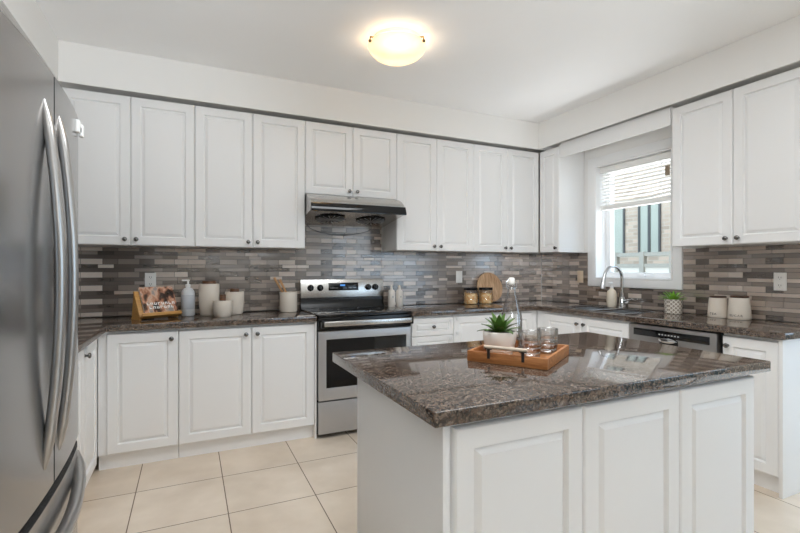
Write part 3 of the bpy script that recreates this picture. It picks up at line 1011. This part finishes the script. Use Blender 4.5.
B().box(-0.118, 0.110, -0.018, -0.003, 0.001, 0.212, Mx=BMx).build('pages', M['ceramic'], k)


def cover_mat():
    m = bpy.data.materials.new('photo_cover')
    m.use_nodes = True
    nt = m.node_tree
    p = nt.nodes['Principled BSDF']
    tc = nn(nt, 'ShaderNodeTexCoord')
    mp = nn(nt, 'ShaderNodeMapping')
    mp.inputs['Scale'].default_value = (11, 5, 8)
    mp.inputs['Rotation'].default_value = (0.2, 0.5, 0)
    nt.links.new(tc.outputs['Object'], mp.inputs[0])
    n = nn(nt, 'ShaderNodeTexNoise')
    n.inputs['Scale'].default_value = 1.7
    n.inputs['Detail'].default_value = 2.5
    nt.links.new(mp.outputs[0], n.inputs['Vector'])
    c = ramp(nt, n.outputs['Fac'], [(0.30, srgb(30, 22, 20)), (0.43, srgb(64, 42, 34)), (0.50, srgb(176, 120, 92)), (0.57, srgb(214, 176, 152)), (0.66, srgb(150, 142, 138))])
    nt.links.new(c, p.inputs['Base Color'])
    p.inputs['Roughness'].default_value = 0.25
    return m


B().box(-0.120, 0.112, -0.0205, -0.018, 0.0, 0.214, Mx=BMx).box(-0.120, 0.112, -0.003, -0.0008, 0.0, 0.214, Mx=BMx).build('cover', cover_mat(), k)
b = B()
rnd = random.Random(5)
for row, (z, n0) in enumerate(((0.074, 8), (0.046, 7))):
    for i in range(n0):
        x = -0.095 + i * 0.025 + row * 0.012
        hh = 0.018
        b.box(x, x + 0.005, -0.0213, -0.0206, z, z + hh, Mx=BMx)
        b.box(x, x + 0.017, -0.0213, -0.0206, z + (hh - 0.005 if i % 2 else 0), z + (hh if i % 2 else 0.005), Mx=BMx)
        if i % 3:
            b.box(x + 0.012, x + 0.017, -0.0213, -0.0206, z, z + hh, Mx=BMx)
b.build('title_lettering', M['pumpwhite'], k)

t = thing('pump_bottle', 'clear plastic pump bottle with pale blue label beside the cookbook', 'bottle', (-3.575, -0.205, ct))
B().lathe([(0, 0), (0.042, 0), (0.046, 0.006), (0.046, 0.165), (0.042, 0.185), (0.028, 0.203), (0.016, 0.208), (0.016, 0.214), (0, 0.214)], 32).build('bottle_body', M['plastic'], t)
B().lathe([(0.0466, 0.050), (0.0472, 0.051), (0.0472, 0.155), (0.0466, 0.156)], 32).build('bottle_label', M['bluelabel'], t)
pm = B().lathe([(0, 0.2145), (0.018, 0.2145), (0.018, 0.232), (0.007, 0.236), (0.007, 0.256), (0, 0.256)], 20).build('pump', M['pumpwhite'], t)
B().box(-0.042, 0.012, -0.009, 0.009, 0.2562, 0.268, bev=0.004).build('nozzle', M['pumpwhite'], pm)


def canister(label, x, y, r, h, lr, lh, knob=False):
    t = thing('canister', label, 'canister', (x, y, ct), 0, 'cream canisters with wooden lids')
    B().lathe([(0, 0), (r * 0.80, 0), (r * 0.86, 0.006), (r * 0.95, h * 0.3), (r, h * 0.7), (r, h - 0.008), (r * 0.97, h), (r * 0.88, h), (r * 0.88, h - 0.02), (0, h - 0.02)], 40).build('jar_body', M['cream'], t)
    B().lathe([(0, h - 0.019), (lr * 1.0, h - 0.019), (lr, h + lh - 0.004), (lr * 0.96, h + lh), (0, h + lh)], 32).build('lid', M['walnut'], t)


canister('tallest cream ceramic canister with a flat wooden lid', -3.431, -0.215, 0.073, 0.235, 0.050, 0.022)
canister('shortest cream ceramic canister in front of the other two', -3.345, -0.372, 0.067, 0.118, 0.022, 0.042)
canister('medium cream ceramic canister on the right with wooden lid', -3.250, -0.215, 0.070, 0.172, 0.034, 0.024)
t = thing('utensil_crock', 'cream crock beside the stove holding two wooden utensils', 'crock', (-2.835, -0.195, ct))
h, r = 0.160, 0.070
B().lathe([(0, 0), (r * 0.94, 0), (r, 0.010), (r, h - 0.004), (r * 0.98, h), (r * 0.92, h), (r * 0.92, 0.012), (0, 0.012)], 40).build('crock_body', M['cream'], t)
for (lab, dx, dy, lean, ll) in (('wooden utensil handle leaning furthest left in the cream crock', 0.036, 0.012, -0.50, 0.30),
                                ('second wooden utensil handle, slightly right in the cream crock', 0.048, -0.012, -0.44, 0.275)):
    base = Vector((-2.835 + dx, -0.195 + dy, ct + 0.0135))
    dirv = Vector((math.sin(lean), 0.05, math.cos(lean)))
    o = B().tube([Vector((0, 0, 0.0)), dirv * ll * 0.6, dirv * ll], [0.006, 0.008, 0.010], 10, flat=0.7).build('wooden_utensil', M['spoon'], loc=base)
    tag(o, lab, 'utensil', 'wooden utensils in the crock')

for (lab, x, y) in (('left of two slim white bottles standing right of the stove', -1.893, -0.140), ('right of two slim white bottles standing right of the stove', -1.818, -0.150)):
    t = thing('condiment_bottle', lab, 'bottle', (x, y, ct), 0, 'slim white bottles')
    bt = B().lathe([(0, 0), (0.030, 0), (0.033, 0.005), (0.033, 0.130), (0.028, 0.148), (0.014, 0.160), (0, 0.160)], 28).build('bottle_body', M['ceramic'], t)
    B().lathe([(0, 0.1602), (0.013, 0.1602), (0.010, 0.185), (0.006, 0.200), (0, 0.202)], 18).build('spout', M['ceramic'], t)
    B().box(-0.006, 0.006, -0.0345, -0.032, 0.085, 0.100).build('bottle_mark', M['print'], bt)

# ------------------------------------------------------------------ far corner: pasta jars and round board
rnd = random.Random(2)
for (lab, x, y) in (('left glass jar of pasta with black lid', -1.040, -0.150), ('right glass jar of pasta with black lid, before the round board', -0.876, -0.172)):
    t = thing('pasta_jar', lab, 'jar', (x, y, ct), 0, 'pasta jars with black lids')
    B().lathe([(0, 0), (0.068, 0), (0.074, 0.006), (0.074, 0.118), (0.066, 0.130), (0.064, 0.136)], 36).build('jar_glass', M['jarglass'], t)
    b = B()
    b.lathe([(0, 0.004), (0.062, 0.004), (0.064, 0.10), (0.03, 0.108), (0, 0.108)], 28)
    for i in range(150):
        a = rnd.uniform(0, 2 * PI)
        z = rnd.uniform(0.012, 0.105)
        rr = rnd.uniform(0.058, 0.064)
        p0 = Vector((rr * math.cos(a), rr * math.sin(a), z))
        tn = Vector((-math.sin(a), math.cos(a), 0)) * math.cos(i) + Vector((0, 0, 1)) * math.sin(i) * 0.6
        b.tube([p0 - tn * 0.011, p0 + Vector((math.cos(a), math.sin(a), 0)) * 0.003, p0 + tn * 0.011], 0.004, 6)
    ps = b.build('pasta', M['pasta'], t)
    ps['kind'] = 'stuff'
    B().lathe([(0, 0.1365), (0.068, 0.1365), (0.069, 0.139), (0.069, 0.158), (0.066, 0.161), (0, 0.161)], 36).build('lid', M['black'], t)
R_ = 0.155
o = B().lathe([(0, 0), (R_ - 0.003, 0), (R_, 0.003), (R_, 0.015), (R_ - 0.003, 0.018), (0, 0.018)], 56,
              Mx=Matrix.Rotation(PI / 2, 4, 'X')).build('cutting_board', M['board'])
o.rotation_euler = (math.radians(-14), 0, 0)
o.location = (-0.745, -0.052, ct + R_ * math.cos(math.radians(14)) + 0.004)
tag(o, 'round wooden board leaning on the back wall behind the pasta jars', 'cutting board')

# ------------------------------------------------------------------ window counter items
t = thing('soap_dispenser', 'cream soap bottle with white pump standing beside the faucet', 'soap dispenser', (-0.085, -1.000, ct))
B().lathe([(0, 0), (0.036, 0), (0.040, 0.006), (0.045, 0.06), (0.044, 0.11), (0.036, 0.145), (0.018, 0.162), (0.014, 0.170), (0, 0.170)], 32, sy=1.0).build('bottle_body', M['soap'], t)
pm = B().lathe([(0, 0.1702), (0.016, 0.1702), (0.016, 0.184), (0.006, 0.188), (0.006, 0.212), (0, 0.212)], 20).build('pump', M['pumpwhite'], t)
B().box(-0.045, 0.011, -0.009, 0.009, 0.2122, 0.224, bev=0.004).build('nozzle', M['pumpwhite'], pm)


def leaf(b, base, az, elev, L, W, curl, th=0.004, mi=0, n=8):
    """tapered pointed leaf with a folded keel."""
    d = Vector((math.cos(az), math.sin(az), 0))
    sd = Vector((-math.sin(az), math.cos(az), 0))
    p = Vector(base)
    e = elev
    rows = []
    for i in range(n + 1):
        k = i / n
        wv = W * (math.sin(PI * min(1, 0.22 + 0.78 * k)) ** 0.8) * (1 if k < 1 else 0)
        fwd = d * math.cos(e) + Vector((0, 0, 1)) * math.sin(e)
        up = -d * math.sin(e) + Vector((0, 0, 1)) * math.cos(e)
        rows.append((p.copy(), sd * max(wv, 0.0006), up * th * (1 - 0.7 * k)))
        p = p + fwd * (L / n)
        e -= curl / n
    t = bmesh.new()
    R = []
    for (c, s, u) in rows:
        R.append([t.verts.new(c - s + u * 1.4), t.verts.new(c - u), t.verts.new(c + s + u * 1.4), t.verts.new(c + u * 0.6)])
    for a, c in zip(R, R[1:]):
        for q in range(4):
            t.faces.new((a[q], a[(q + 1) % 4], c[(q + 1) % 4], c[q]))
    t.faces.new(R[0][::-1])
    t.faces.new(R[-1])
    bmesh.ops.recalc_face_normals(t, faces=t.faces[:])
    b._merge(t, mi)


def pattern_mat():
    m = bpy.data.materials.new('lattice_pot')
    m.use_nodes = True
    nt = m.node_tree
    p = nt.nodes['Principled BSDF']
    tc = nn(nt, 'ShaderNodeTexCoord')
    sp = nn(nt, 'ShaderNodeSeparateXYZ')
    nt.links.new(tc.outputs['Object'], sp.inputs[0])
    an = nn(nt, 'ShaderNodeMath', operation='ARCTAN2')
    nt.links.new(sp.outputs[1], an.inputs[0])
    nt.links.new(sp.outputs[0], an.inputs[1])
    mu = nn(nt, 'ShaderNodeMath', operation='MULTIPLY')
    mu.inputs[1].default_value = 0.061
    nt.links.new(an.outputs[0], mu.inputs[0])
    cb = nn(nt, 'ShaderNodeCombineXYZ')
    nt.links.new(mu.outputs[0], cb.inputs[0])
    nt.links.new(sp.outputs[2], cb.inputs[1])
    mp = nn(nt, 'ShaderNodeMapping')
    mp.inputs['Rotation'].default_value = (0, 0, PI / 4)
    nt.links.new(cb.outputs[0], mp.inputs[0])
    ck = nn(nt, 'ShaderNodeTexVoronoi', feature='DISTANCE_TO_EDGE', voronoi_dimensions='2D')
    ck.inputs['Scale'].default_value = 46
    ck.inputs['Randomness'].default_value = 0.0
    nt.links.new(mp.outputs[0], ck.inputs['Vector'])
    c = ramp(nt, ck.outputs['Distance'], [(0.10, srgb(226, 220, 210)), (0.18, srgb(150, 140, 128))])
    nt.links.new(c, p.inputs['Base Color'])
    p.inputs['Roughness'].default_value = 0.6
    return m


t = thing('potted_succulent', 'small bright green plant in a patterned square pot under the window', 'potted plant', (-0.150, -1.622, ct), 0.0)
B().lathe([(0, 0), (0.056, 0), (0.060, 0.004), (0.063, 0.110), (0.061, 0.112), (0.056, 0.110), (0.053, 0.08), (0, 0.08)], 40).build('plant_pot', pattern_mat(), t)
B().lathe([(0, 0.0805), (0.0528, 0.0805), (0.0545, 0.098), (0, 0.102)], 28).build('soil', M['soil'], t)
b = B()
rnd = random.Random(9)
for i in range(34):
    az = i * 2.399
    k = i / 34
    leaf(b, (0.03 * math.cos(az) * (1 - k), 0.03 * math.sin(az) * (1 - k), 0.098), az, 0.35 + 1.05 * k, rnd.uniform(0.07, 0.095), 0.010, 0.5, 0.003)
b.build('foliage', M['leaf2'], t, smooth=1.0)


def text_mesh(s, size, name, parent, m, place):
    cu = bpy.data.curves.new(name, 'FONT')
    cu.body = s
    cu.size = size
    cu.extrude = 0.0004
    cu.align_x = 'LEFT'
    cu.space_character = 1.25
    to = bpy.data.objects.new(name, cu)
    COL.objects.link(to)
    dg = bpy.context.evaluated_depsgraph_get()
    dg.update()
    me = bpy.data.meshes.new_from_object(to.evaluated_get(dg))
    bpy.data.objects.remove(to)
    bpy.data.curves.remove(cu)
    for v in me.vertices:
        v.co = place(v.co)
    me.name = name
    me.materials.clear()
    me.materials.append(m)
    o = bpy.data.objects.new(name, me)
    COL.objects.link(o)
    o.parent = parent
    return o


for (lab, x, y, rb, h, word, a0) in (('left cream canister with dark lid, smaller, under the right wall cabinet', -0.115, -1.930, 0.064, 0.140, 'TEA', -3.46),
                                     ('right cream canister with dark lid, larger, under the right wall cabinet', -0.115, -2.070, 0.069, 0.148, 'SUGAR', -3.55)):
    t = thing('lettered_canister', lab, 'canister', (x, y, ct), 0, 'cream canisters on the window counter')
    rt = rb * 0.86
    jb = B().lathe([(0, 0), (rb * 0.95, 0), (rb, 0.006), (rb * 0.99, 0.02), (rt, h - 0.010), (rt * 0.95, h), (0, h)], 40).build('jar_body', M['cream'], t)
    B().lathe([(0, h + 0.0003), (rt * 0.90, h + 0.0003), (rt * 0.92, h + 0.003), (rt * 0.92, h + 0.010), (rt * 0.88, h + 0.013), (0, h + 0.013)], 36).build('lid', M['darkwood'], t)

    def pl(co, rb=rb, a0=a0, rt=rt, h=h):
        zz_ = 0.020 + co.y
        rr = rb * 0.99 + (rt - rb * 0.99) * (zz_ - 0.02) / (h - 0.03) + 0.0008 + co.z
        a = a0 + co.x / rb
        return Vector((rr * math.cos(a), rr * math.sin(a), zz_))
    text_mesh(word, 0.022, 'lettering', jb, M['text'], pl)

# ------------------------------------------------------------------ tray set on the island
TZ = CT1 + 0.0005
ta = math.atan2(-0.251, 0.162)
c1 = Vector((-2.610, -2.471, 0))
e1 = Vector((0.162, -0.251, 0)).normalized()      # along the handled front side
e2 = Vector((0.251, 0.162, 0)).normalized()       # away from the camera
LW, LD = 0.300, 0.335
tc_ = c1 + e1 * LW / 2 + e2 * LD / 2
t = thing('serving_tray', 'square wooden serving tray with metal-bracket handles on the island', 'tray', (tc_.x, tc_.y, TZ), ta)
a, c, hh, tk = LW / 2, LD / 2, 0.040, 0.011
B().box(-a + tk, a - tk, -c + tk, c - tk, 0.0, 0.009).build('tray_base', M['tray'], t)
for (x0, x1, y0, y1) in ((-a, a, -c, -c + tk), (-a, a, c - tk, c), (-a, -a + tk, -c + tk, c - tk), (a - tk, a, -c + tk, c - tk)):
    B().box(x0, x1, y0, y1, 0.0, hh, bev=0.0015).build('tray_side', M['tray'], t)
for sy in (-1, 1):
    yy = sy * (c + 0.002)
    hd = B().tube([(-0.080, yy, hh + 0.021), (0.080, yy, hh + 0.021)], 0.0065, 12).build('handle', M['barwhite'], t)
    for x in (-0.064, 0.064):
        B().box(x - 0.005, x + 0.005, yy - 0.002, yy + 0.002, 0.018, hh + 0.016).box(x - 0.012, x + 0.012, yy - 0.008, yy + 0.008, hh + 0.0125, hh + 0.0155).build('bracket', M['iron'], hd)
TB = TZ + 0.0095


def onto(px, py):
    """a point on the tray base."""
    return (px, py, TB)


t = thing('potted_agave', 'dark green agave in a white ribbed bowl on the wooden tray', 'potted plant', onto(-2.462, -2.475))
B().lathe([(0, 0), (0.040, 0), (0.046, 0.003), (0.050, 0.012), (0.049, 0.014), (0.054, 0.024), (0.053, 0.026), (0.058, 0.038), (0.057, 0.040), (0.061, 0.054), (0.064, 0.072), (0.065, 0.094), (0.0635, 0.097), (0.059, 0.095), (0.056, 0.078), (0, 0.078)], 44).build('plant_pot', M['ceramic'], t)
B().lathe([(0, 0.0785), (0.0555, 0.0785), (0.0565, 0.086), (0, 0.090)], 28).build('soil', M['soil'], t)
b = B()
rnd = random.Random(4)
for i in range(22):
    az = i * 2.399 + rnd.uniform(-0.2, 0.2)
    k = i / 22
    leaf(b, (0.014 * math.cos(az) * (1 - k), 0.014 * math.sin(az) * (1 - k), 0.086), az, 0.40 + 1.0 * k, rnd.uniform(0.075, 0.095), 0.0155, 0.9 - 0.6 * k, 0.003)
b.build('foliage', M['leaf'], t, smooth=1.0)

t = thing('swing_top_bottle', 'clear glass swing-top bottle standing on the tray behind the agave', 'bottle', onto(-2.345, -2.402))
prof = [(0, 0.002), (0.038, 0.0), (0.043, 0.006), (0.0435, 0.13), (0.040, 0.155), (0.027, 0.205), (0.018, 0.240), (0.0145, 0.264), (0.0160, 0.267), (0.0160, 0.276), (0.0130, 0.277)]
B().lathe(prof, 36).build('bottle_glass', M['clear'], t)
st = B().lathe([(0, 0.272), (0.010, 0.272), (0.0135, 0.2775), (0.0140, 0.287), (0.0125, 0.300), (0.008, 0.303), (0, 0.303)], 20).build('stopper', M['ceramic'], t)
wp = [(0.017, 0, 0.258), (0.026, 0, 0.262), (0.027, 0, 0.284), (0.018, 0, 0.292), (0.0142, 0, 0.293)]
B().tube(wp, 0.0016, 6).tube([(-x, y, z) for x, y, z in wp], 0.0016, 6).tube([(0.018 * math.cos(q * PI / 8), 0.018 * math.sin(q * PI / 8), 0.258) for q in range(17)], 0.0016, 6).build('wire_bail', M['chrome'], t)

gl = thin_glass('tumbler_glass', refl=0.22)
for (lab, x, y) in (('cut-glass tumbler nearest the agave on the tray', -2.372, -2.548), ('cut-glass tumbler at the right end of the tray', -2.252, -2.512)):
    o = B().lathe([(r_ * 1.1, z_ * 1.13) for r_, z_ in [(0, 0), (0.031, 0), (0.034, 0.004), (0.0345, 0.014), (0.032, 0.018), (0.0355, 0.022), (0.036, 0.032), (0.033, 0.036), (0.0365, 0.040), (0.037, 0.050),
                   (0.0345, 0.054), (0.038, 0.060), (0.0385, 0.086), (0.0375, 0.0875), (0.0362, 0.086), (0.0335, 0.040), (0.031, 0.014), (0, 0.012)]], 12).build('glass_tumbler', gl, smooth=0.45, loc=onto(x, y))
    tag(o, lab, 'glass', 'cut-glass tumblers')

# ------------------------------------------------------------------ outside the kitchen window
struct(B().box(0.25, 30, -25, 25, -0.65, -0.6).build('ground', M['ground']))
t = thing('neighbour_house', 'pale brick house seen through the kitchen window', 'house', (6.0, 0, -0.6))
B().box(0.0, 5.0, -6, 12, 0.0, 6.0).build('brick_wall', M['brick'], t)
B().prism([(-0.4, 6.0), (2.5, 7.6), (5.4, 6.0)], -6.3, 12.3, 'y').build('roof', M['hframe'], t)
for (y0, y1, z0, z1) in ((3.72, 4.62, 1.57, 2.81), (2.80, 3.36, 1.57, 2.81), (3.22, 3.78, 3.68, 4.26), (1.2, 2.0, 3.68, 4.26), (0.8, 1.7, 1.57, 2.81)):
    z0 += 0.6
    z1 += 0.6
    if z1 > 4.8:
        z1 = 5.4
    z0 -= 0.6 if z0 < 4 else 0.0
    z1 -= 0.6 if z0 < 3 else 0.0
    z0 += 0.6 if z0 < 3 else 0.0
    z1 += 0.6 if z1 < 3 else 0.0
    f = B().slab([y0, y0 + 0.05, (y0 + y1) / 2 - 0.03, (y0 + y1) / 2 + 0.03, y1 - 0.05, y1], [z0, z0 + 0.05, z1 - 0.05, z1],
                 lambda i, j: not (i in (1, 3) and j == 1), -0.03, -0.001, 'x').build('window', M['hframe'], t)
    B().box(-0.012, -0.004, y0 + 0.05, y1 - 0.05, z0 + 0.05, z1 - 0.05).build('pane', M['hglass'], f)
t = thing('garden_fence', 'low grey railing outside the kitchen window in front of the brick house', 'fence', (3.0, 0, -0.6))
B().box(-0.03, 0.03, -2, 4.5, 2.06, 2.12).box(-0.03, 0.03, -2, 4.5, 1.88, 1.94).build('rail', M['rail'], t)
for i in range(14):
    y = -2 + i * 0.5
    B().box(-0.04, 0.04, y - 0.04, y + 0.04, 0.0, 2.13).build('post', M['rail'], t)
B().box(-0.012, 0.012, -2, 4.5, 0.1, 1.88).build('panel', M['railpanel'], t)
